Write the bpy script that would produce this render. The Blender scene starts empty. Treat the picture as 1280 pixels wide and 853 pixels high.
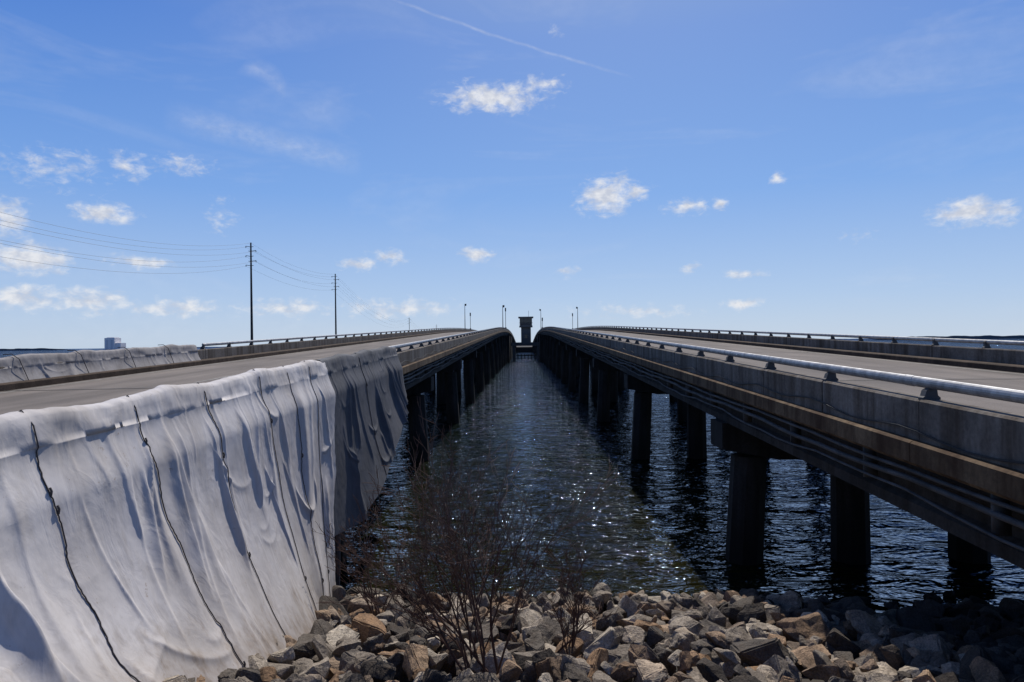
import bpy, bmesh, math, random
import numpy as np
from mathutils import Vector, Matrix, Quaternion
random.seed(7); rng=np.random.default_rng(7)
scene=bpy.context.scene
scene.view_settings.view_transform='Standard'
scene.view_settings.look='None'
scene.view_settings.exposure=0
COL=scene.collection

# ---------------------------------------------------------------- helpers
class NT:
    def __init__(s,tree): s.t=tree; s.n=tree.nodes; s.l=tree.links
    def node(s,typ,**kw):
        nd=s.n.new(typ)
        for k,v in kw.items(): setattr(nd,k,v)
        return nd
    def set(s,nd,key,v):
        if isinstance(v,bpy.types.NodeSocket): s.l.new(v,nd.inputs[key])
        else: nd.inputs[key].default_value=v
    def math(s,op,a,b=None,c=None,clamp=False):
        nd=s.n.new('ShaderNodeMath'); nd.operation=op; nd.use_clamp=clamp
        s.set(nd,0,a)
        if b is not None: s.set(nd,1,b)
        if c is not None: s.set(nd,2,c)
        return nd.outputs[0]
    def vm(s,op,a,b=None,out=0):
        nd=s.n.new('ShaderNodeVectorMath'); nd.operation=op
        s.set(nd,0,a)
        if b is not None: s.set(nd,1,b)
        return nd.outputs[out]
    def noise(s,vec,scale,detail=4,rough=.55,dist=0):
        nd=s.n.new('ShaderNodeTexNoise'); s.l.new(vec,nd.inputs['Vector'])
        nd.inputs['Scale'].default_value=scale; nd.inputs['Detail'].default_value=detail
        nd.inputs['Roughness'].default_value=rough; nd.inputs['Distortion'].default_value=dist
        return nd.outputs['Fac']
    def ramp(s,fac,stops):
        nd=s.n.new('ShaderNodeValToRGB'); s.l.new(fac,nd.inputs[0])
        e=nd.color_ramp.elements
        while len(e)<len(stops): e.new(.5)
        for i,(p,c) in enumerate(stops):
            e[i].position=p; e[i].color=(c,c,c,1) if not isinstance(c,tuple) else (c[0],c[1],c[2],1)
        return nd.outputs[0]
    def mix(s,fac,a,b,mode='MIX'):
        nd=s.n.new('ShaderNodeMix'); nd.data_type='RGBA'; nd.blend_type=mode
        s.set(nd,0,fac)
        for k,v in ((6,a),(7,b)):
            if isinstance(v,tuple): v=(v[0],v[1],v[2],1)
            s.set(nd,k,v)
        return nd.outputs[2]
    def scalev(s,vec,sc):
        return s.vm('MULTIPLY',vec,sc)

def newmat(name):
    m=bpy.data.materials.new(name); m.use_nodes=True
    nt=NT(m.node_tree); b=m.node_tree.nodes['Principled BSDF']
    tc=nt.node('ShaderNodeTexCoord')
    return m,nt,b,tc.outputs['Object']
def bump(nt,b,h,strength=.5,dist=.02):
    nd=nt.node('ShaderNodeBump'); nd.inputs['Strength'].default_value=strength; nd.inputs['Distance'].default_value=dist
    nt.l.new(h,nd.inputs['Height'])
    if b is not None: nt.l.new(nd.outputs[0],b.inputs['Normal'])
    return nd

def concrete(name,base,dark,stain=(.10,.06,.035),stain_amt=.5,rough=.9,streak=True,wet=False):
    m,nt,b,o=newmat(name)
    n1=nt.noise(o,.7,5,.65); n2=nt.noise(o,14,4,.7)
    c=nt.mix(nt.ramp(n1,[(.3,0),(.7,1)]),base,dark)
    sv=nt.scalev(o,(1.6,1.6,.16)); n3=nt.noise(sv,1.6,4,.65)
    if streak: c=nt.mix(nt.math('MULTIPLY',nt.ramp(n3,[(.42,0),(.64,1)]),stain_amt),c,stain)
    c=nt.mix(.5,c,nt.ramp(n2,[(.3,.22),(.7,.72)]),'OVERLAY')
    if wet:
        sp=nt.node('ShaderNodeSeparateXYZ'); nt.l.new(o,sp.inputs[0])
        w=nt.math('ADD',sp.outputs[2],nt.math('MULTIPLY',n1,1.0))
        c=nt.mix(nt.ramp(nt.math('MULTIPLY',w,.4),[(.35,1),(.85,0)]),c,(.010,.009,.007))
    nt.l.new(c,b.inputs['Base Color']); b.inputs['Roughness'].default_value=rough
    b.inputs['Specular IOR Level'].default_value=.2
    bump(nt,b,n2,.5,.012)
    return m

M_par=concrete('parapet_concrete',(.215,.188,.16),(.10,.086,.072),(.05,.034,.022),.8)
M_cop=concrete('coping_concrete',(.18,.125,.072),(.07,.043,.024),(.038,.017,.007),.9)
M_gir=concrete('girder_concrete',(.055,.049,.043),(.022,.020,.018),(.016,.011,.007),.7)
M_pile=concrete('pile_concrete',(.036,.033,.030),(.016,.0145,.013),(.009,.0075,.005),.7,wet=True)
M_curb=concrete('curb_concrete',(.09,.062,.044),(.035,.024,.017),(.022,.014,.009),.6)

def road_mat():
    m,nt,b,o=newmat('worn_roadway')
    n1=nt.noise(nt.scalev(o,(1.0,.12,1)),.8,5,.6); n2=nt.noise(o,30,4,.7); n4=nt.noise(o,.25,4,.6)
    c=nt.mix(nt.ramp(n1,[(.35,0),(.65,1)]),(.18,.155,.135),(.11,.095,.083))
    c=nt.mix(nt.math('MULTIPLY',nt.ramp(n4,[(.45,0),(.7,1)]),.5),c,(.08,.07,.063))
    c=nt.mix(.4,c,nt.ramp(n2,[(.3,.3),(.7,.7)]),'OVERLAY')
    nt.l.new(c,b.inputs['Base Color']); b.inputs['Roughness'].default_value=.9
    b.inputs['Specular IOR Level'].default_value=.2
    bump(nt,b,n2,.4,.01); return m
M_road=road_mat()
def plain(name,col,rough=.6,metal=0,var=.3,scale=6):
    m,nt,b,o=newmat(name); n=nt.noise(o,scale,4,.6)
    d=tuple(x*(1-var) for x in col)
    nt.l.new(nt.mix(nt.ramp(n,[(.35,0),(.65,1)]),col,d),b.inputs['Base Color'])
    b.inputs['Roughness'].default_value=rough; b.inputs['Metallic'].default_value=metal
    return m
M_alu=plain('weathered_aluminium',(.38,.38,.385),.5,.7,.45)
M_post=plain('dull_post_metal',(.06,.06,.062),.7,.2)
M_line=plain('faded_paint',(.25,.24,.22),.8,0,.5,3)
M_pipe=plain('grey_pipe',(.075,.07,.066),.75,0,.7,2)
M_cable=plain('black_cable',(.012,.012,.013),.7)
M_rope=plain('dark_rope',(.06,.052,.05),.9)
M_wood=plain('pole_wood',(.04,.034,.03),.9,0,.3)
M_dark=plain('dark_steel',(.035,.037,.04),.6,.2)
M_tower=plain('tower_wall',(.14,.12,.10),.8,0,.3,1)
M_glass=plain('dark_glass',(.02,.025,.03),.1)
M_twig=plain('twig_bark',(.085,.042,.028),.9,0,.4,8)

class MB:
    def __init__(s): s.v=[]; s.f=[]
    def quadbox(s,pts):
        k=len(s.v); s.v+=pts
        s.f+=[(k,k+1,k+2,k+3),(k+7,k+6,k+5,k+4),(k,k+4,k+5,k+1),(k+1,k+5,k+6,k+2),(k+2,k+6,k+7,k+3),(k+3,k+7,k+4,k)]
    def box(s,x0,x1,y0,y1,z0,z1):
        s.quadbox([(x0,y0,z0),(x1,y0,z0),(x1,y0,z1),(x0,y0,z1),(x0,y1,z0),(x1,y1,z0),(x1,y1,z1),(x0,y1,z1)])
    def sweep(s,rings,cap=True,closed=True):
        k=len(s.v); n=len(rings[0])
        for r in rings: s.v+=[tuple(p) for p in r]
        for i in range(len(rings)-1):
            a=k+i*n; b=a+n
            for j in range(n if closed else n-1):
                j2=(j+1)%n; s.f.append((a+j,a+j2,b+j2,b+j))
        if cap and closed:
            s.f.append(tuple(range(k+n-1,k-1,-1))); e=k+(len(rings)-1)*n
            s.f.append(tuple(range(e,e+n)))
    def tube(s,path,rad,n=6,cap=True):
        path=[Vector(p) for p in path]; rings=[]
        for i,p in enumerate(path):
            d=(path[min(i+1,len(path)-1)]-path[max(i-1,0)]).normalized()
            up=Vector((0,0,1)) if abs(d.z)<.9 else Vector((1,0,0))
            a=d.cross(up).normalized(); b=d.cross(a)
            r=rad[i] if isinstance(rad,(list,tuple)) else rad
            rings.append([p+r*(math.cos(t)*a+math.sin(t)*b) for t in [2*math.pi*j/n for j in range(n)]])
        s.sweep(rings,cap)
    def build(s,name,mat,parent=None,smooth=False,recalc=True):
        me=bpy.data.meshes.new(name); me.from_pydata([tuple(v) for v in s.v],[],s.f)
        if recalc:
            bm=bmesh.new(); bm.from_mesh(me); bmesh.ops.recalc_face_normals(bm,faces=bm.faces); bm.to_mesh(me); bm.free()
        ob=bpy.data.objects.new(name,me); COL.objects.link(ob)
        me.materials.append(mat)
        if smooth:
            me.polygons.foreach_set('use_smooth',[True]*len(me.polygons))
        if parent: ob.parent=parent
        return ob
def empty(name):
    e=bpy.data.objects.new(name,None); COL.objects.link(e); return e

def hashn(ix,iy,seed):
    h=np.sin(ix*127.1+iy*311.7+seed*74.7)*43758.5453
    return h-np.floor(h)
def vnoise(x,y,seed=0):
    ix=np.floor(x); iy=np.floor(y); fx=x-ix; fy=y-iy
    fx=fx*fx*fx*(fx*(fx*6-15)+10); fy=fy*fy*fy*(fy*(fy*6-15)+10)
    a=hashn(ix,iy,seed); b=hashn(ix+1,iy,seed); c=hashn(ix,iy+1,seed); d=hashn(ix+1,iy+1,seed)
    return (a*(1-fx)+b*fx)*(1-fy)+(c*(1-fx)+d*fx)*fy
def fbm(x,y,seed=0,o=4):
    r=0;a=.5;t=0
    for i in range(o):
        r=r+a*vnoise(x*2**i,y*2**i,seed+i*3.1); t+=a; a*=.5
    return r/t

# ---------------------------------------------------------------- bridge profile
def g(y):
    if y<=120: return .03*y
    if y<=360: return 3.6+.03*(y-120)-.03*(y-120)**2/240
    return 3.6-.03*(y-360)
def P(y): return 5.26+g(y)
PITCH=3.05; Y0=9.55-PITCH*4; W=11.3
NSEG=155
YS=[Y0+i*PITCH for i in range(NSEG+1)]
BENTS=[20+17.6*i for i in range(12)]+[286+17.6*i for i in range(11)]

def bridge(x0,sg,rail_start):
    root=empty('highway_bridge')
    X=lambda s:x0+sg*s
    mb=MB()
    r=random.Random(3)
    for i in range(NSEG):
        a,b=YS[i]+.014,YS[i+1]-.014
        for m in (0,1):
            f=(lambda s:s) if m==0 else (lambda s:W-s)
            jz=r.uniform(-.008,.008); js=r.uniform(-.008,.008)
            rings=[]
            for y in (a,b):
                rings.append([(X(f(s+js)),y,P(y)+z+(jz if z>-.1 else 0)) for s,z in ((0,-.57),(0,-.03),(.03,0),(.27,0),(.29,-.03),(.29,-.57))])
            mb.sweep(rings)
    mb.build('parapets',M_par,root)
    mb=MB()
    for i in range(0,NSEG,2):
        a,b=YS[i]+.008,YS[min(i+2,NSEG)]-.008
        for f in (lambda s:s, lambda s:W-s):
            rings=[[(X(f(s)),y,P(y)+z) for s,z in ((-.13,-.86),(-.13,-.60),(-.09,-.572),(.5,-.572),(.5,-.94),(.0,-.94),(-.03,-.90),(-.05,-.88))] for y in (a,b)]
            mb.sweep(rings)
    mb.build('deck_edge',M_cop,root)
    mb=MB()
    for f in (lambda s:s, lambda s:W-s):
        rings=[[(X(f(s)),y,P(y)+z) for s,z in ((.302,-.9),(.302,-.48),(.72,-.49),(.75,-.52),(.76,-.9))] for y in YS]
        mb.sweep(rings)
    mb.build('kerb',M_curb,root)
    mb=MB()
    rings=[[(X(s),y,P(y)+z) for s,z in ((.765,-.70),(W/2,-.66),(W-.765,-.70),(W-.765,-.90),(.765,-.90))] for y in YS]
    mb.sweep(rings); mb.build('roadway',M_road,root)
    mb=MB()
    for s0 in (1.15,W-1.27):
        z=-.70+.04*(min(s0,W-s0)-.7)/4.9
        mb.sweep([[(X(s),y,P(y)+zz+.006) for s,zz in ((s0,z),(s0+.11,z+.001))] for y in YS],cap=False,closed=False)
    for i in range(0,NSEG,4):
        a,b=YS[i],YS[i+1]
        mb.sweep([[(X(s),y,P(y)-.655) for s in (W/2-.06,W/2+.06)] for y in (a,b)],cap=False,closed=False)
    mb.build('lane_lines',M_line,root)
    mb=MB()
    for y in BENTS:
        mb.sweep([[(X(.78),y+d,P(y+d)-.690),(X(W/2),y+d,P(y+d)-.648),(X(W-.78),y+d,P(y+d)-.690)] for d in (-.05,.05)],cap=False,closed=False)
    mb.build('expansion_joints',M_cable,root)
    mg=MB()
    for i,s in enumerate((.25,2.75,5.4,8.05,10.55)):
        for a0,b0 in ((-4,228),(268,NSEG*PITCH+Y0-.5)):
            ys=np.arange(a0,b0,5.0).tolist()+[b0]
            pr=((0,-.945),(.5,-.945),(.5,-1.12),(.36,-1.22),(.36,-1.5),(.48,-1.6),(.48,-1.78),(.02,-1.78),(.02,-1.6),(.14,-1.5),(.14,-1.22),(0,-1.12))
            mg.sweep([[(X(s+q),y,P(y)+z) for q,z in pr] for y in ys])
    for y in BENTS:
        mg.box(X(.5),X(W-.5),y-.25,y,P(y)-1.7,P(y)-.95)
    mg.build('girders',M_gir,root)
    mp=MB()
    for y in BENTS:
        t=P(y)-1.80
        pr=((.12,t),(W-.12,t),(W-.12,t-.75),(W-1.7,t-1.05),(1.7,t-1.05),(.12,t-.75))
        mp.sweep([[(X(s),yy,z) for s,z in pr] for yy in (y-.6,y+.6)])
        for s,ba in ((1.05,-.35),(3.95,0),(W-3.95,0),(W-1.05,.35)):
            rings=[]
            for z,rr,o in ((t-1.0,.50,0),(-3,.56,ba)):
                rings.append([(X(s+o)+rr*math.cos(q),y+rr*math.sin(q),z) for q in [math.pi/8+math.pi/4*j for j in range(8)]])
            mp.sweep(rings)
    for a,b in ((226,236),(260,270)):
        mp.box(X(-.2),X(W+.2),a,b,-3,P(a)-1.9); mp.box(X(.0),X(W),a+1,b-1,P(a)-1.9,P(a)-.95)
    mp.box(X(-.3),X(W+.3),-9,-1.5,-1,P(-5)-1.8)
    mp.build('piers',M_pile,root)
    ms=MB()
    for s in (.6,W-1.1):
        ms.sweep([[(X(s+q),y,P(y)+z) for q,z in ((0,-.95),(.4,-.95),(.4,zz),(0,zz))] for y,zz in ((232,-3.2),(248,-1.9),(264,-3.2))])
    ms.build('lift_span_girders',M_dark,root)
    mr=MB(); mq=MB()
    for m in (0,1):
        f=(lambda s:s) if m==0 else (lambda s:W-s)
        rs=rail_start[m]
        ys=[y for y in YS if y>=rs]
        N=16
        mr.sweep([[(X(f(.15))+.055*math.cos(q),y,P(y)+.225+.075*math.sin(q)) for q in [2*math.pi*j/N for j in range(N)]] for y in ys])
        pr=((.03,0),(.27,0),(.27,.03),(.235,.06),(.225,.14),(.235,.22),(.20,.27),(.13,.155),(.08,.13),(.055,.05),(.03,.03))
        for k,y in enumerate(ys):
            mq.sweep([[(X(f(s)),yy,P(y)+z) for s,z in pr] for yy in (y-.06,y+.06)])
            if k%3==1: mr.sweep([[(X(f(.15))+.059*math.cos(q),yy,P(yy)+.225+.079*math.sin(q)) for q in [2*math.pi*j/N for j in range(N)]] for yy in (y+.35,y+.55)])
    mr.build('rail_tubes',M_alu,root)
    mq.build('rail_posts',M_post,root)
    mc=MB(); mk=MB()
    for (s,z,r_,wob) in ((.04,-1.02,.030,.02),(.12,-1.21,.045,.03),(.08,-1.40,.022,.05)):
        ys=np.arange(-2,226,1.0)
        mc.tube([(X(s-.04),y,P(y)+z+wob*math.sin(y*.7+z*9)+.5*wob*math.sin(y*2.06)) for y in ys],r_,8)
    for y in np.arange(-1,226,PITCH): mc.box(X(.06),X(.27),y,y+.05,P(y)-1.45,P(y)-.95)
    ys=np.arange(2,226,.5)
    mk.tube([(X(-.035),y,P(y)-.44+.05*math.sin(y*2.06)+.04*math.sin(y*.55)) for y in ys],.015,5)
    mc.build('conduits',M_pipe,root,smooth=True); mk.build('cable',M_cable,root)
    return root
bridge(5.45,1,(-99,-99))
bridge(-4.95,-1,(24.5,31))

# ---------------------------------------------------------------- ground, water
def gz(x,y):
    y=np.asarray(y,float); x=np.asarray(x,float)
    z=np.interp(y,[-60,-1,1,7,16.6,40,60],[4.75,4.75,4.6,2.4,0,-4,-4])
    e=np.clip((np.abs(x)-32)/14,0,1)
    return z*(1-e)+np.minimum(z,-1.5)*e
nx,ny=140,110
gx=np.linspace(-90,90,nx); gy=np.linspace(-70,60,ny)
GX,GY=np.meshgrid(gx,gy); GZ=gz(GX,GY)+.12*(fbm(GX*.8,GY*.8,3)-.5)-.12
mb=MB(); mb.v=list(zip(GX.ravel(),GY.ravel(),GZ.ravel()))
mb.f=[(j*nx+i,j*nx+i+1,(j+1)*nx+i+1,(j+1)*nx+i) for j in range(ny-1) for i in range(nx-1)]
M_ground=plain('muddy_ground',(.032,.025,.019),.95,0,.5,2)
mb.build('ground',M_ground,smooth=True,recalc=False)

def water_mat():
    m,nt,b,o=newmat('estuary_water')
    n0=nt.noise(nt.scalev(o,(.7,1.2,1)),.22,2,.5,.4)
    n1=nt.noise(nt.scalev(o,(.7,1.5,1)),.80,3,.55,.7)
    n2=nt.noise(nt.scalev(o,(.9,1.5,1)),3.0,2,.55,.3)
    h=nt.math('ADD',nt.math('MULTIPLY',n0,1.3),nt.math('ADD',nt.math('MULTIPLY',n1,1.1),nt.math('MULTIPLY',n2,.12)))
    bn=bump(nt,None,h,1.0,.66)
    fr=nt.node('ShaderNodeFresnel'); fr.inputs['IOR'].default_value=1.30; nt.l.new(bn.outputs[0],fr.inputs['Normal'])
    df=nt.node('ShaderNodeBsdfDiffuse'); nt.l.new(bn.outputs[0],df.inputs['Normal'])
    n3=nt.noise(o,.12,3,.5)
    sp=nt.node('ShaderNodeSeparateXYZ'); nt.l.new(o,sp.inputs[0])
    shoal=nt.ramp(nt.math('MULTIPLY',sp.outputs[1],.01),[(.14,1),(.45,0)])
    cc=nt.mix(n3,(.006,.008,.004),(.003,.006,.006)); cc=nt.mix(shoal,cc,(.013,.012,.0035))
    nt.l.new(cc,df.inputs['Color'])
    gl=nt.node('ShaderNodeBsdfGlossy'); gl.inputs['Roughness'].default_value=.045; gl.inputs['Color'].default_value=(.38,.48,.66,1)
    nt.l.new(bn.outputs[0],gl.inputs['Normal'])
    mx=nt.node('ShaderNodeMixShader'); nt.l.new(fr.outputs[0],mx.inputs[0]); nt.l.new(df.outputs[0],mx.inputs[1]); nt.l.new(gl.outputs[0],mx.inputs[2])
    out=[n for n in nt.n if n.type=='OUTPUT_MATERIAL'][0]; nt.l.new(mx.outputs[0],out.inputs[0]); nt.n.remove(b)
    return m
mb=MB(); S=30000
mb.v=[(-S,-S,0),(S,-S,0),(S,S,0),(-S,S,0)]; mb.f=[(0,1,2,3)]
mb.build('water',water_mat(),recalc=False)

# ---------------------------------------------------------------- riprap
def rock_variant(k):
    r=random.Random(k); bm=bmesh.new()
    sx,sy,sz=r.uniform(.85,1.35),r.uniform(.65,1.0),r.uniform(.40,.75)
    for i in range(14):
        v=Vector((r.gauss(0,1),r.gauss(0,1),r.gauss(0,1))).normalized()
        q=max(abs(v.x),abs(v.y),abs(v.z)); v=v*(.55+.45/q*.8)
        bm.verts.new((v.x*sx,v.y*sy,v.z*sz))
    bmesh.ops.convex_hull(bm,input=bm.verts[:])
    loose=[v for v in bm.verts if not v.link_faces]
    if loose: bmesh.ops.delete(bm,geom=loose,context='VERTS')
    bmesh.ops.dissolve_limit(bm,angle_limit=math.radians(16),verts=bm.verts[:],edges=bm.edges[:])
    bmesh.ops.bevel(bm,geom=bm.edges[:],offset=.045,segments=2,affect='EDGES',clamp_overlap=True)
    bmesh.ops.triangulate(bm,faces=bm.faces[:])
    for it in range(2):
        bmesh.ops.subdivide_edges(bm,edges=[e for e in bm.edges if e.calc_length()>.28],cuts=1,use_grid_fill=False)
        bmesh.ops.triangulate(bm,faces=bm.faces[:])
    vs=np.array([v.co[:] for v in bm.verts]); bm.verts.index_update()
    nr=vs/np.linalg.norm(vs,axis=1)[:,None]
    n=fbm(vs[:,0]*2.6+k,vs[:,1]*2.6+vs[:,2]*2.1,k,3)-.5
    n+=.5*(fbm(vs[:,2]*6+k,vs[:,0]*6-vs[:,1]*3,k+4,2)-.5)
    vs=vs+nr*(n*.20)[:,None]
    fs=np.array([[v.index for v in f.verts] for f in bm.faces]); bm.free(); return vs,fs
variants=[rock_variant(i) for i in range(30)]
V=[];F=[];T=[];H=[];cnt=0
def add_rock(x,y,z,s):
    global cnt
    vs,fs=variants[rng.integers(len(variants))]
    q=Quaternion((rng.normal(),rng.normal()*.45,rng.normal()*.45,rng.normal())).normalized()
    R=np.array(q.to_matrix())
    v=(vs*s)@R.T+np.array([x,y,z]); V.append(v); F.append(fs+cnt); cnt+=len(v)
    deck_shade=x>6.3+rng.uniform(-.6,.6)  # rocks beneath the right bridge have its shade put into their colour
    T.append(np.full(len(v),rng.random()*(.25 if deck_shade else 1))); H.append(np.full(len(v),0.0 if deck_shade else rng.random()))
sp=.40
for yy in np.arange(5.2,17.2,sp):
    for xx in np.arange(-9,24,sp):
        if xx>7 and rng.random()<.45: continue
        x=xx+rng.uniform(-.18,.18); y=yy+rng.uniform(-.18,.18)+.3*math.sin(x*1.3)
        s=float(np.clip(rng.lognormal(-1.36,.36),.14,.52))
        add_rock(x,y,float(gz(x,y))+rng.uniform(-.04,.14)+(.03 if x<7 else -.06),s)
for i in range(300):
    x=rng.uniform(-6,7); y=rng.uniform(7,16.2)
    add_rock(x,y,float(gz(x,y))+.26,float(rng.uniform(.09,.30)))
V=np.concatenate(V);F=np.concatenate(F);T=np.concatenate(T);H=np.concatenate(H)
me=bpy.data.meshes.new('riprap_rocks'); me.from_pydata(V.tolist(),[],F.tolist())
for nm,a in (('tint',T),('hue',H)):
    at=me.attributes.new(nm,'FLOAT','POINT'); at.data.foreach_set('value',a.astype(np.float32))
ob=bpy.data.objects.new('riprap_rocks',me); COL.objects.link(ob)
m,nt,b,o=newmat('granite_rock')
ta=nt.node('ShaderNodeAttribute',attribute_name='tint').outputs['Fac']; ha=nt.node('ShaderNodeAttribute',attribute_name='hue').outputs['Fac']
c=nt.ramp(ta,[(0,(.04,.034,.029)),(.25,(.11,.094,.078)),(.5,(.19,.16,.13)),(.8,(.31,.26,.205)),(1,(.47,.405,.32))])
c=nt.mix(nt.ramp(ha,[(.64,0),(.97,.8)]),c,(.30,.175,.09))
n1=nt.noise(o,5,5,.7); n2=nt.noise(o,38,4,.75)
c=nt.mix(nt.ramp(n1,[(.42,0),(.68,.7)]),c,(.06,.043,.03))
c=nt.mix(.75,c,nt.ramp(n2,[(.3,.15),(.7,.85)]),'OVERLAY')
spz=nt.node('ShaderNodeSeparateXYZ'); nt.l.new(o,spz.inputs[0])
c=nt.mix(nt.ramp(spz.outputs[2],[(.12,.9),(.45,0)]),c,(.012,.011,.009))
nt.l.new(c,b.inputs['Base Color']); b.inputs['Roughness'].default_value=.9; b.inputs['Specular IOR Level'].default_value=.25
bump(nt,b,nt.math('ADD',n1,nt.math('MULTIPLY',n2,.4)),.9,.06)
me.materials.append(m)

# ---------------------------------------------------------------- tarpaulins
def tarp_mat(name,base,dirt,lowdirt=True):
    m,nt,b,o=newmat(name)
    n1=nt.noise(o,.8,4,.6); n2=nt.noise(nt.scalev(o,(1,1,.22)),4.5,4,.65)
    c=nt.mix(nt.ramp(n1,[(.38,0),(.72,.75)]),base,dirt)
    c=nt.mix(nt.ramp(n2,[(.48,0),(.78,.7)]),c,dirt)
    spk=nt.noise(o,7,4,.8)
    c=nt.mix(nt.ramp(spk,[(.64,0),(.73,.65)]),c,(.20,.13,.075))
    if lowdirt:
        sp=nt.node('ShaderNodeSeparateXYZ'); nt.l.new(o,sp.inputs[0])
        gzz=nt.math('SUBTRACT',sp.outputs[2],nt.math('MULTIPLY',nt.math('SUBTRACT',16.6,sp.outputs[1]),.25))
        lo=nt.math('ADD',gzz,nt.math('MULTIPLY',nt.math('SUBTRACT',n2,.5),2.6))
        c=nt.mix(nt.ramp(lo,[(.0,.75),(1.0,0)]),c,(.17,.125,.085))
    nt.l.new(c,b.inputs['Base Color']); b.inputs['Roughness'].default_value=.8
    b.inputs['Specular IOR Level'].default_value=.15
    cr=nt.noise(nt.scalev(o,(1,1,.5)),2.6,4,.5,1.0)
    r1=nt.math('ABSOLUTE',nt.math('SUBTRACT',cr,.5))
    hh=nt.math('ADD',nt.math('MULTIPLY',r1,-1.0),nt.math('MULTIPLY',spk,.06))
    bump(nt,b,hh,.4,.05)
    return m
M_tarp=tarp_mat('white_tarpaulin_fabric',(.50,.475,.465),(.32,.29,.265))
M_tarp2=tarp_mat('grey_tarpaulin_fabric',(.10,.102,.112),(.06,.06,.062),False)

def Pv(Y): return np.vectorize(P)(Y)
def sstep(x): x=np.clip(x,0,1); return x*x*(3-2*x)
def tarp_surface(ya,yb,xedge,sg,bottom,flare,nY,nH,seed,top=.315,inner=-.45,amp=1.0,back=.36,ties=(),clear=.22,dens=4.0,drift=.10):
    ys=np.linspace(ya,yb,nY); prof=Pv(ys)
    nI=14
    X=np.zeros((nY,nI+nH)); Z=np.zeros_like(X); Yg=np.repeat(ys[:,None],nI+nH,1)
    sag=.045*(fbm(ys*1.3,ys*0,seed+9)-.5)*2 - .05*np.abs(np.sin((ys-Y0)/PITCH*math.pi))
    pts=[(-back-.03,inner),(-back,inner*.6),(-back+.03,-.05),(-back+.07,.12),(-.27,.22),(-.23,top-.04),(-.18,top),(-.12,top),(-.06,top-.02),(-.02,top-.06),(0,.16),(.015,.08),(.03,.02),(.05,-.05)]
    for k,(dx,dz) in enumerate(pts):
        w=.06*(fbm(ys*2.2,ys*0+k*.25,seed+2)-.5)
        X[:,k]=xedge+sg*(dx+w); Z[:,k]=prof+dz+sag*(1 if 3<k<11 else .3)
    z0=prof-.05
    t=np.linspace(0,1,nH+1)[1:]
    zb=bottom(ys); fl=flare(ys)
    for k,tt in enumerate(t):
        Z[:,nI+k]=z0+(zb-z0)*tt
        dl=(z0-zb)*tt
        X[:,nI+k]=xedge+sg*(.05+(clear-.05)*sstep(dl/.6)+fl*(tt**2.1))
    H=np.zeros_like(X); H[:,nI:]=t[None,:]
    D=Pv(Yg)-Z; dd=np.maximum(D+.3,0)
    r=random.Random(seed)
    disp=np.zeros_like(X)
    n=int((yb-ya)*dens)
    for i in range(n):
        y0=r.uniform(ya-.5,yb+.5)
        big=r.random()<.28
        d0=r.choice([0,0,.1,.4,.8,1.6,2.4]); 
        L=r.uniform(2.5,6) if big else r.uniform(.8,3.2)
        a=r.gauss(drift,.17); bb=r.uniform(.02,.12); fr=r.uniform(.8,1.8); ph=r.uniform(0,6.3)
        w0=(r.uniform(.10,.20) if big else r.uniform(.035,.09))
        A=(r.uniform(.08,.17) if big else r.uniform(.018,.055))
        yc=y0+a*dd+bb*np.sin(dd*fr+ph)-bb*math.sin(ph)
        env=sstep((dd-d0)/(.9 if big else .35))*sstep((d0+L-dd)/(1.2 if big else .7))
        wd=w0*(.55+.28*np.clip(dd,0,4.5))
        asym=r.choice([.35,.5,2.0,2.8])
        q=Yg-yc
        s_=np.where(q<0,wd,wd*asym)
        disp+=A*env*np.exp(-(np.abs(q)/s_)**1.6)
    for i in range(int((yb-ya)*1.1)):
        yc=r.uniform(ya,yb); hw=r.uniform(.35,.95); dep=r.uniform(.3,3.2); sagd=r.uniform(.15,.6); sk=r.uniform(-.5,.5)
        u=(Yg-yc)/hw
        line=dep+sagd*(1-u*u)+sk*u
        disp+=r.uniform(.02,.05)*np.exp(-(np.abs(dd-line)/.07)**1.5)*sstep((1-np.abs(u))*2)
    lo=fbm(Yg*.45,D*.35,seed+40,2)-.45
    disp=disp-.10+.22*lo*np.clip(dd/2,0,1)
    disp*=amp*np.clip((dd+.12)/1.6,0.06,1)
    disp*=np.clip((yb-Yg)/.9,.25,1)
    for (ty,dr) in ties:
        yc=ty+dr*H+.05*np.sin(D*2.5+ty)
        q=np.abs(Yg-yc)
        disp-=np.clip(dd/1.5,0,1)*.03*np.exp(-(q/.12)**1.3)
    disp=np.where(disp<-.05,-.05+(disp+.05)*.3,disp)
    disp+=.008*(fbm(Yg*5,D*5,seed+50,3)-.5)
    X+=sg*disp
    return X,Yg,Z
def grid_mesh(name,X,Y,Z,mat,parent=None):
    a,b=X.shape
    me=bpy.data.meshes.new(name)
    idx=np.arange(a*b).reshape(a,b)
    f=np.stack([idx[:-1,:-1],idx[1:,:-1],idx[1:,1:],idx[:-1,1:]],-1).reshape(-1,4)
    me.from_pydata(np.stack([X,Y,Z],-1).reshape(-1,3).tolist(),[],f.tolist())
    me.polygons.foreach_set('use_smooth',[True]*len(me.polygons))
    me.materials.append(mat); ob=bpy.data.objects.new(name,me); COL.objects.link(ob)
    if parent: ob.parent=parent
    return ob
tp=empty('tarpaulin')
XE=-4.93
bot=lambda y: gz(0*y,y)+.16-.07*np.sin(y*2)
fl=lambda y: np.interp(y,[2,9,12,15,17],[1.1,1.15,1.0,.45,-.02])
ties=((6.75,.1),(8.6,.15),(10.5,.3),(12.6,.6),(14.2,-.1),(15.6,.1))
X1,Y1,Z1=tarp_surface(2.2,16.9,XE,1,bot,fl,800,230,3,ties=ties)
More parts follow.
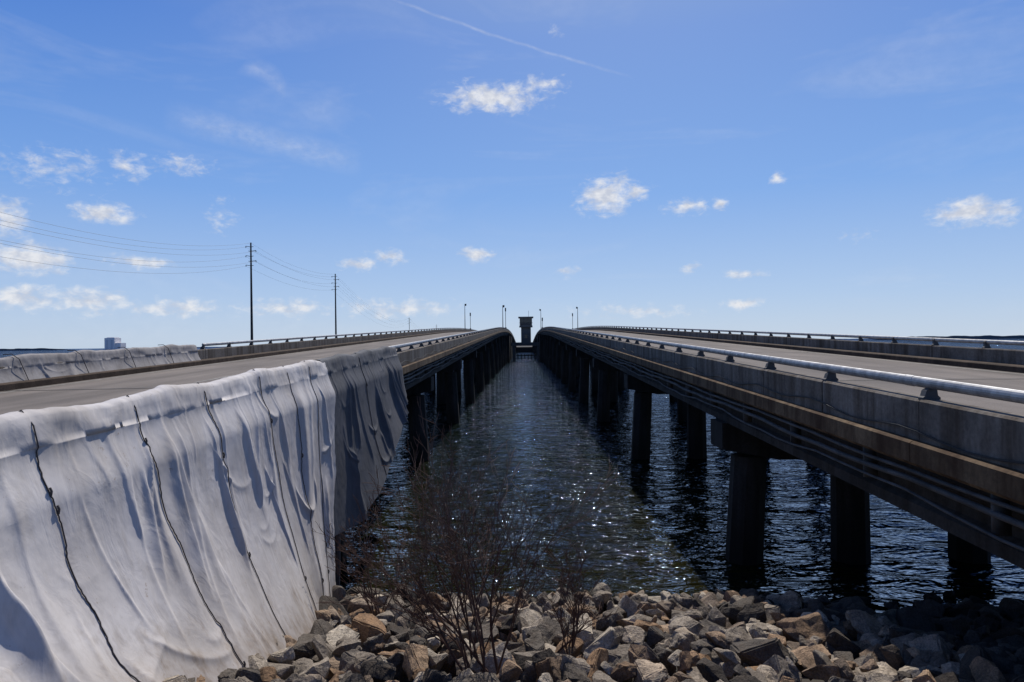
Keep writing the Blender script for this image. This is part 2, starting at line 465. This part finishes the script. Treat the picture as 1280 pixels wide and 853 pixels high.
edge=np.linspace(0,1,X1.shape[0])[:,None]**10
Y1=Y1+edge*.25*(fbm(Z1*1.1,Z1*0,5)-.5)*2
grid_mesh('fabric',X1,Y1,Z1,M_tarp,tp)
mr=MB()
def rope_on(mb,X,Y,Z,ty,dr,r=.008):
    path=[]; nk=X.shape[1]
    for k in range(4,nk-1,3):
        h=max(0,(k-13)/(nk-14))
        yt=ty+dr*h+.03*math.sin(k*.09+ty)
        i=int(np.clip(np.searchsorted(Y[:,k],yt),3,X.shape[0]-4))
        path.append([max(X[i-1:i+2,k])+r*1.2,Y[i,k],Z[i,k]+(.012 if k<12 else 0)])
    mb.tube(path,r,5)
    r2=random.Random(int(ty*10))
    for j in range(2):
        p=path[r2.randint(6,len(path)-3)]; mb.tube([(p[0]+.01,p[1],p[2]+.04),(p[0]+.02,p[1]+.01,p[2]),(p[0]+.01,p[1]+.01,p[2]-.05)],.012,6)
for y,d in ties: rope_on(mr,X1,Y1,Z1,y,d)
mr.build('tie_ropes',M_rope,tp,smooth=True)
tp2=empty('tarpaulin')
bot2=lambda y: np.interp(y,[16.7,18.2,20.5,22.5,24,26.6],[1.7,1.6,2.2,2.9,3.5,4.5])
fl2=lambda y: np.interp(y,[16.7,18,20,24,27],[.05,.25,.5,.45,.12])
X2,Y2,Z2=tarp_surface(16.7,26.4,XE-.01,1,bot2,fl2,440,140,14,top=.33,amp=1.0,dens=3.5,drift=.3)
grid_mesh('fabric',X2,Y2,Z2,M_tarp2,tp2)
mr=MB()
mr.tube([(XE+.12+.04*math.sin(z),17.2,z) for z in np.linspace(P(17.2)-.6,.1,20)],.07,6)
rope_on(mr,X2,Y2,Z2,20.4,.5,.010)
mr.build('tie_ropes',M_rope,tp2)
tp3=empty('tarpaulin')
bot3=lambda y: Pv(y)-.53+0*y
X3,Y3,Z3=tarp_surface(8,33,-4.95-W+.31,1,bot3,lambda y:.12+0*y,600,30,31,top=.33,inner=-1.0,amp=1.6,clear=.14,ties=[(y,0) for y in (12,15,18,21,24,27,30)],dens=3)
grid_mesh('fabric',X3,Y3,Z3,tarp_mat('tarpaulin_dusty',(.27,.255,.25),(.12,.11,.105),False),tp3)
mr=MB()
for y in (12,15,18,21,24,27,30): mr.tube([(-4.95-W+.31+dx,y+.1*k,P(y)+dz) for k,(dx,dz) in enumerate(((-.3,.35),(-.1,.36),(.06,.2),(.12,-.1),(.22,-.5)))],.014,5)
mr.build('tie_ropes',M_rope,tp3)

# ---------------------------------------------------------------- bare shrubs
def shrub(name,x,y,z,h,spread,nst,seed,lean=(0,0)):
    r=random.Random(seed); mb=MB()
    def grow(p,d,L,rad,lvl):
        n=5; path=[p.copy()]; rr=[rad]; q=p.copy(); dd=d.copy()
        for i in range(n):
            dd=(dd+Vector((r.uniform(-1,1),r.uniform(-1,1),r.uniform(-.5,.8)))*.15).normalized()
            q=q+dd*L/n; path.append(q.copy()); rr.append(rad*(1-.5*(i+1)/n))
            if lvl<4 and i>=1 and r.random()<(.9 if lvl<3 else .42):
                ax=Vector((r.uniform(-1,1),r.uniform(-1,1),r.uniform(-.4,.6))).normalized()
                nd=(dd+ax*r.uniform(.4,.8)).normalized()
                if nd.z<.05: nd.z=.1+abs(nd.z)*.4
                grow(q.copy(),nd,L*r.uniform(.42,.66),max(rr[-1]*.7,.0042),lvl+1)
        mb.tube(path,rr,4 if lvl>1 else 5,cap=False)
    for i in range(nst):
        a=r.uniform(0,2*math.pi); t=r.uniform(.15,spread)
        d=Vector((math.cos(a)*t+lean[0],math.sin(a)*t*.8+lean[1],1)).normalized()
        grow(Vector((x+r.uniform(-.2,.2),y+r.uniform(-.2,.2),z)),d,h*r.uniform(.55,.8),r.uniform(.012,.022),0)
    return mb.build(name,M_twig,recalc=False)
shrub('bare_shrub',-.55,8.9,1.9,2.35,1.0,15,5)
shrub('bare_shrub',-3.0,13.6,.85,1.9,1.0,7,11)
shrub('bare_shrub',.5,10.0,1.65,1.5,1.0,5,21)

# ---------------------------------------------------------------- control tower
tw=empty('bridge_control_tower')
mb=MB(); cx,cy=.75,238
for dx in (-4.2,4.2):
    mb.box(cx+dx-.5,cx+dx+.5,cy-3,cy-2,-3,6.6)
    mb.box(cx+dx-.5,cx+dx+.5,cy+2,cy+3,-3,6.6)
mb.box(cx-5.2,cx+5.2,cy-3.2,cy+3.2,5.4,6.6)
mb.box(cx-1.7,cx+1.7,cy-1.5,cy+1.5,6.6,11.8)
mb.box(cx-2.3,cx+2.3,cy-2.2,cy+2.2,11.8,12.4)
mb.box(cx-2.1,cx+2.1,cy-2.0,cy+2.0,12.4,13.2)
for dx in (-2.05,-.7,.7,2.05):
    for dy in (-1.95,1.95): mb.box(cx+dx-.09,cx+dx+.09,cy+dy-.09,cy+dy+.09,13.2,15.0)
mb.box(cx-2.6,cx+2.6,cy-2.6,cy+2.6,15.0,15.45)
mb.build('tower_body',M_tower,tw)
mb=MB(); mb.box(cx-1.95,cx+1.95,cy-1.85,cy+1.85,13.1,15.05)
mb.box(cx-.5,cx+.5,cy-1.53,cy-1.4,8,9.3); mb.build('windows',M_glass,tw)
mb=MB()
for dz in (12.9,13.35):
    mb.tube([(cx-2.35,cy-2.3,dz),(cx+2.35,cy-2.3,dz)],.05,5)
mb.tube([(cx+1,cy,15.4),(cx+1,cy,17.6)],.05,5); mb.build('railing_and_mast',M_dark,tw)
mb=MB()
for x in np.arange(-3.6,4.6,1.3): mb.tube([(x,262,-3),(x,262,2.3)],.22,8)
mb.box(-4.4,5.0,261.6,261.9,1.3,1.8); mb.box(-4.4,5.0,261.6,261.9,.4,.7)
mb.build('timber_fender',M_wood)

# ---------------------------------------------------------------- lamps, signals
def lamp(x,y,h):
    r=empty('street_lamp'); mb=MB(); z=P(y)
    mb.tube([(x,y,z-.1),(x,y,z+h)],[.11,.06],8); mb.box(x-.17,x+.17,y-.17,y+.17,z-.05,z+.25)
    d=-1 if x>0 else 1
    mb.tube([(x,y,z+h-.1),(x+d*.2,y,z+h+.08),(x+d*.45,y,z+h+.1)],.045,6); mb.build('pole',M_dark,r)
    mb=MB(); mb.box(x+d*.2-.25,x+d*.2+.25,y-.14,y+.14,z+h-.35,z+h+.06); mb.box(x+d*.2-.16,x+d*.2+.16,y-.1,y+.1,z+h-.46,z+h-.35)
    mb.build('lantern',M_dark,r)
def signal(x,y,h):
    r=empty('traffic_signal'); mb=MB(); z=P(y)
    mb.tube([(x,y,z-.1),(x,y,z+h)],.07,8); mb.box(x-.22,x+.22,y-.22,y+.22,z-.05,z+.5); mb.build('pole',M_dark,r)
    mb=MB(); mb.box(x-.17,x+.17,y-.12,y+.12,z+h-1.0,z+h)
    for k in range(3): mb.tube([(x,y-.13,z+h-.17-.33*k),(x,y-.3,z+h-.17-.33*k)],.11,8)
    mb.build('signal_head',M_dark,r)
for x,y,h in ((-16.1,187,6.9),(-5.1,167,5.6),(5.6,222,6.6),(16.6,210,6.6)): lamp(x,y,h)
for x,y,h in ((-16.1,206,5.2),(-5.1,193,6.0),(16.6,232,5.6),(5.6,205,3.4)): signal(x,y,h)

# ---------------------------------------------------------------- power line
poles=[(-75,14),(-75,187),(-75.2,272),(-122,726),(-128,1000)]
ARM=[33.8,32.6,31.2,29.8,28.6]
for (x,y) in poles:
    r=empty('utility_pole'); mb=MB()
    mb.tube([(x,y,-3),(x,y,35)],[.42,.2],10)
    mb.build('pole',M_wood,r); mb=MB()
    for k,z in enumerate(ARM):
        s=1 if k%2 else -1
        mb.tube([(x,y,z),(x+s*1.4,y,z+.25)],.08,6); mb.tube([(x+s*1.4,y,z+.25),(x+s*1.4,y,z-.2)],.1,6)
        mb.tube([(x,y,z),(x-s*.7,y,z+.1)],.08,6)
    mb.build('insulator_arms',M_dark,r)
mb=MB()
for i in range(len(poles)-1):
    (xa,ya),(xb,yb)=poles[i],poles[i+1]
    L=yb-ya; sagm=min(10,8.5*(L/173)**2) if L<400 else 9
    for k,z in enumerate(ARM+[34.9]):
        s=(1.4 if k%2 else -1.4) if k<5 else 0
        mb.tube([(xa+(xb-xa)*t+s,ya+L*t,z-(sagm+.5*(k%3)*.3)*4*t*(1-t)) for t in np.linspace(0,1,30)],.020,4)
mb.build('power_lines',M_dark)

# ---------------------------------------------------------------- distant land and building
def strip(name,az0,az1,dist,hmax,mat,seed):
    mb=MB(); n=160
    a=np.radians(np.linspace(az0,az1,n)); 
    taper=np.clip(np.minimum(np.linspace(0,1,n),1-np.linspace(0,1,n)*.999)*8,0.05,1)
    h=(.55+.45*fbm(np.linspace(0,40,n),np.zeros(n),seed))*hmax*taper
    for d0,zz in ((0,0),(0,1),(60,1.05),(400,.3)):
        for i in range(n): mb.v.append(((dist+d0)*math.sin(a[i]),(dist+d0)*math.cos(a[i]),-1 if zz==0 else h[i]*zz))
    for r in range(3):
        for i in range(n-1): mb.f.append((r*n+i,r*n+i+1,(r+1)*n+i+1,(r+1)*n+i))
    mb.build(name,mat)
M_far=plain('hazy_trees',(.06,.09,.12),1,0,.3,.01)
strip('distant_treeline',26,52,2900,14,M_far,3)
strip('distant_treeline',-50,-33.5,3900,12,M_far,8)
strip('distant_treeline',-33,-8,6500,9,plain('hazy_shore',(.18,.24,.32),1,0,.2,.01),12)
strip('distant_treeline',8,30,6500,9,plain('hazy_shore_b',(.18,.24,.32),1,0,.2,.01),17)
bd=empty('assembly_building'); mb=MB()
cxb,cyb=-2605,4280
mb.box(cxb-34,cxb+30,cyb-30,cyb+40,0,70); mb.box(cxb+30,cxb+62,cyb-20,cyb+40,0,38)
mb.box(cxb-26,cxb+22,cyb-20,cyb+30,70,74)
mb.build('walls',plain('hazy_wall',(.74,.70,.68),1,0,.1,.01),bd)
mb=MB()
for k in range(2): mb.box(cxb-24+k*30,cxb-12+k*30,cyb-31,cyb-30.2,0,58)
mb.build('doors',plain('hazy_door',(.55,.54,.56),1,0,.1,.01),bd)
mb=MB(); 
mb.sweep([[(x,y,z) for x,z in ((-40,-1),(-26,3.6),(26,3.6),(40,-1))] for y in (455,1600)],cap=True)
mb.build('causeway',M_ground)

# ---------------------------------------------------------------- light & sky
SUN_EL,SUN_AZ=54,10
d=Vector((math.sin(math.radians(SUN_AZ))*math.cos(math.radians(SUN_EL)),math.cos(math.radians(SUN_AZ))*math.cos(math.radians(SUN_EL)),math.sin(math.radians(SUN_EL))))
sl=bpy.data.lights.new('sun','SUN'); sl.energy=5.0; sl.angle=math.radians(.53); sl.color=(1,.95,.88)
so=bpy.data.objects.new('sun',sl); COL.objects.link(so); so.rotation_mode='QUATERNION'; so.rotation_quaternion=d.to_track_quat('Z','Y'); so.location=(0,0,60)

w=bpy.data.worlds.new('World'); scene.world=w; w.use_nodes=True
nt=NT(w.node_tree); nt.n.clear()
sky=nt.node('ShaderNodeTexSky'); sky.sky_type='NISHITA'; sky.sun_disc=False
sky.sun_elevation=math.radians(SUN_EL); sky.sun_rotation=math.radians(SUN_AZ)
sky.air_density=1.0; sky.dust_density=.4; sky.ozone_density=3.0; sky.altitude=0
tc=nt.node('ShaderNodeTexCoord'); D=nt.vm('NORMALIZE',tc.outputs['Generated'])
sx=nt.node('ShaderNodeSeparateXYZ'); nt.l.new(D,sx.inputs[0])
R2D=180/math.pi
az=nt.math('MULTIPLY',nt.math('ARCTAN2',sx.outputs[0],sx.outputs[1]),R2D)
el=nt.math('MULTIPLY',nt.math('ARCSINE',sx.outputs[2]),R2D)
cb=nt.node('ShaderNodeCombineXYZ'); nt.l.new(az,cb.inputs[0]); nt.l.new(el,cb.inputs[1]); AE=cb.outputs[0]
grad=nt.ramp(nt.math('DIVIDE',el,60,clamp=True),[(0,(.57,.70,.88)),(.06,(.44,.61,.90)),(.2,(.20,.41,.87)),(.4,(.06,.22,.72)),(.6,(.035,.14,.52)),(1,(.02,.08,.32))])
grad=nt.vm('MULTIPLY',grad,(10,10,10))
glow=nt.math('POWER',nt.math('MAXIMUM',nt.vm('DOT_PRODUCT',D,tuple(d),out='Value'),0),8)
grad=nt.vm('ADD',grad,nt.vm('MULTIPLY',nt.mix(glow,(0,0,0),(1,1,1)),(4.8,4.7,2.4)))
base=nt.mix(.87,sky.outputs[0],grad)
wn=nt.node('ShaderNodeTexNoise'); nt.l.new(AE,wn.inputs['Vector']); wn.inputs['Scale'].default_value=.5; wn.inputs['Detail'].default_value=2
wv=nt.vm('MULTIPLY',nt.vm('SUBTRACT',wn.outputs['Color'],(.5,.5,.5)),(2.2,1.0,0))
AEw=nt.vm('ADD',AE,wv)
clouds=[(-2.3,19.8,5.2,1.5,1.2),(1.5,20.6,2.6,.8,.8),(7.0,11.9,2.8,1.9,1.3),(9.3,12.1,1.8,.9,1.0),(13.5,10.8,1.9,.7,.9),(16.1,10.9,.8,.5,.8),(20.5,12.3,1.0,.6,1.1),
(33.2,8.6,3.0,1.2,1.25),(-3.8,7.45,1.8,.8,1.2),(-13.7,6.6,1.8,.7,1.1),(-10.9,7.3,1.8,.8,.75),(-31.7,9.7,2.4,.9,1.15),(-37.4,8.8,1.6,1.6,1.15),
(-36.2,6.2,3.2,1.5,1.25),(-29.4,6.3,2.5,.6,1.0),(-30.2,13.1,2.4,1.1,.65),(-26.5,13.5,2.2,.9,.7),(-34.9,12.5,4.2,1.6,.5),(17.4,5.3,1.8,.5,.9),
(18,2.95,1.6,.55,1.0),(13.8,5.8,1.0,.5,.7),(3.8,5.9,1.0,.6,.6),(-32.6,3.4,3.6,1.3,.95),(-36.6,3.5,2.6,1.0,1.0),(-27.0,2.9,4.4,.9,.85),
(-19.1,3.0,4.6,.9,.75),(-10.3,3.0,6.5,1.0,.72),(26,7.6,1.6,.5,.5),(3,24.5,.9,.6,.5),(-24,9.9,1.1,1.4,.5),(9,2.5,6,.7,.55),
(-60,14,9,4,.9),(60,14,9,3,.9)]
acc=None
for a,e,hw,hh,s in clouds:
    v=nt.vm('MULTIPLY',nt.vm('SUBTRACT',AEw,(a,e,0)),(1/hw,1/hh,0))
    L=nt.vm('LENGTH',v,out='Value')
    q=nt.math('MULTIPLY_ADD',L,-s*.95,s)
    acc=q if acc is None else nt.math('MAXIMUM',acc,q)
fn=nt.noise(nt.vm('MULTIPLY',AE,(1,1.7,1)),.9,6,.62,.3)
val=nt.math('ADD',acc,nt.math('MULTIPLY',nt.math('SUBTRACT',fn,.5),2.0))
dens=nt.node('ShaderNodeMapRange',interpolation_type='SMOOTHSTEP'); nt.l.new(val,dens.inputs[0]); dens.inputs[1].default_value=.03; dens.inputs[2].default_value=1.1
inside=nt.math('GREATER_THAN',acc,-.6)
cd=nt.math('MULTIPLY',nt.math('MULTIPLY',dens.outputs[0],inside),.92)
def streak(a0,e0,a1,e1,wid,amt,arc=.9):
    dx,dy=a1-a0,e1-e0; L=math.hypot(dx,dy); ux,uy=dx/L,dy/L
    rel=nt.vm('SUBTRACT',nt.vm('ADD',AE,nt.vm('MULTIPLY',wv,(.25,.25,0))),(a0,e0,0))
    al=nt.vm('DOT_PRODUCT',rel,(ux/L,uy/L,0),out='Value'); ac=nt.vm('DOT_PRODUCT',rel,(-uy,ux,0),out='Value')
    ac2=nt.math('ABSOLUTE',nt.math('ADD',ac,nt.math('MULTIPLY',nt.math('MULTIPLY',al,nt.math('SUBTRACT',al,1)),arc)))
    m1=nt.math('SUBTRACT',1,nt.math('DIVIDE',ac2,wid),clamp=True)
    m2=nt.math('MULTIPLY',nt.math('MULTIPLY',al,nt.math('SUBTRACT',1,al)),6,clamp=True)
    m2=nt.math('MULTIPLY',m2,nt.ramp(fn,[(.3,.3),(.65,1)]))
    return nt.math('MULTIPLY',nt.math('MULTIPLY',m1,m2),amt)
s1=streak(-12.5,27.0,9.5,20.8,.16,.26)
s2=streak(-28,17.0,-13,14.4,1.3,.26)
s3=streak(-22.5,21,-19,18.8,.9,.22,3)
cir=nt.ramp(nt.noise(nt.vm('MULTIPLY',AE,(.35,1.4,1)),.12,4,.65,.8),[(.52,0),(.85,.2)])
tot=nt.math('MAXIMUM',nt.math('MAXIMUM',s1,s2),nt.math('MAXIMUM',s3,cir))
tot=nt.math('MAXIMUM',tot,cd)
shade=nt.ramp(nt.noise(nt.vm('MULTIPLY',nt.vm('ADD',AE,(0,.5,0)),(1,1.5,1)),.9,3,.6),[(.38,(.66,.70,.80)),(.6,(.93,.94,.97))])
shade=nt.vm('MULTIPLY',shade,(9.6,9.6,9.6))
fin=nt.mix(tot,base,shade)
bg=nt.node('ShaderNodeBackground'); nt.l.new(fin,bg.inputs[0]); bg.inputs[1].default_value=.092
out=nt.node('ShaderNodeOutputWorld'); nt.l.new(bg.outputs[0],out.inputs[0])

# ---------------------------------------------------------------- camera
cam=bpy.data.cameras.new('camera'); cam.lens=24; cam.sensor_width=36; cam.clip_start=.05; cam.clip_end=60000
co=bpy.data.objects.new('camera',cam); COL.objects.link(co); co.location=(0,0,6.4)
co.rotation_mode='QUATERNION'
co.rotation_quaternion=Quaternion((0,0,1),math.radians(1.0))@Quaternion((1,0,0),math.radians(90.17))@Quaternion((0,0,1),math.radians(-.72))
scene.camera=co
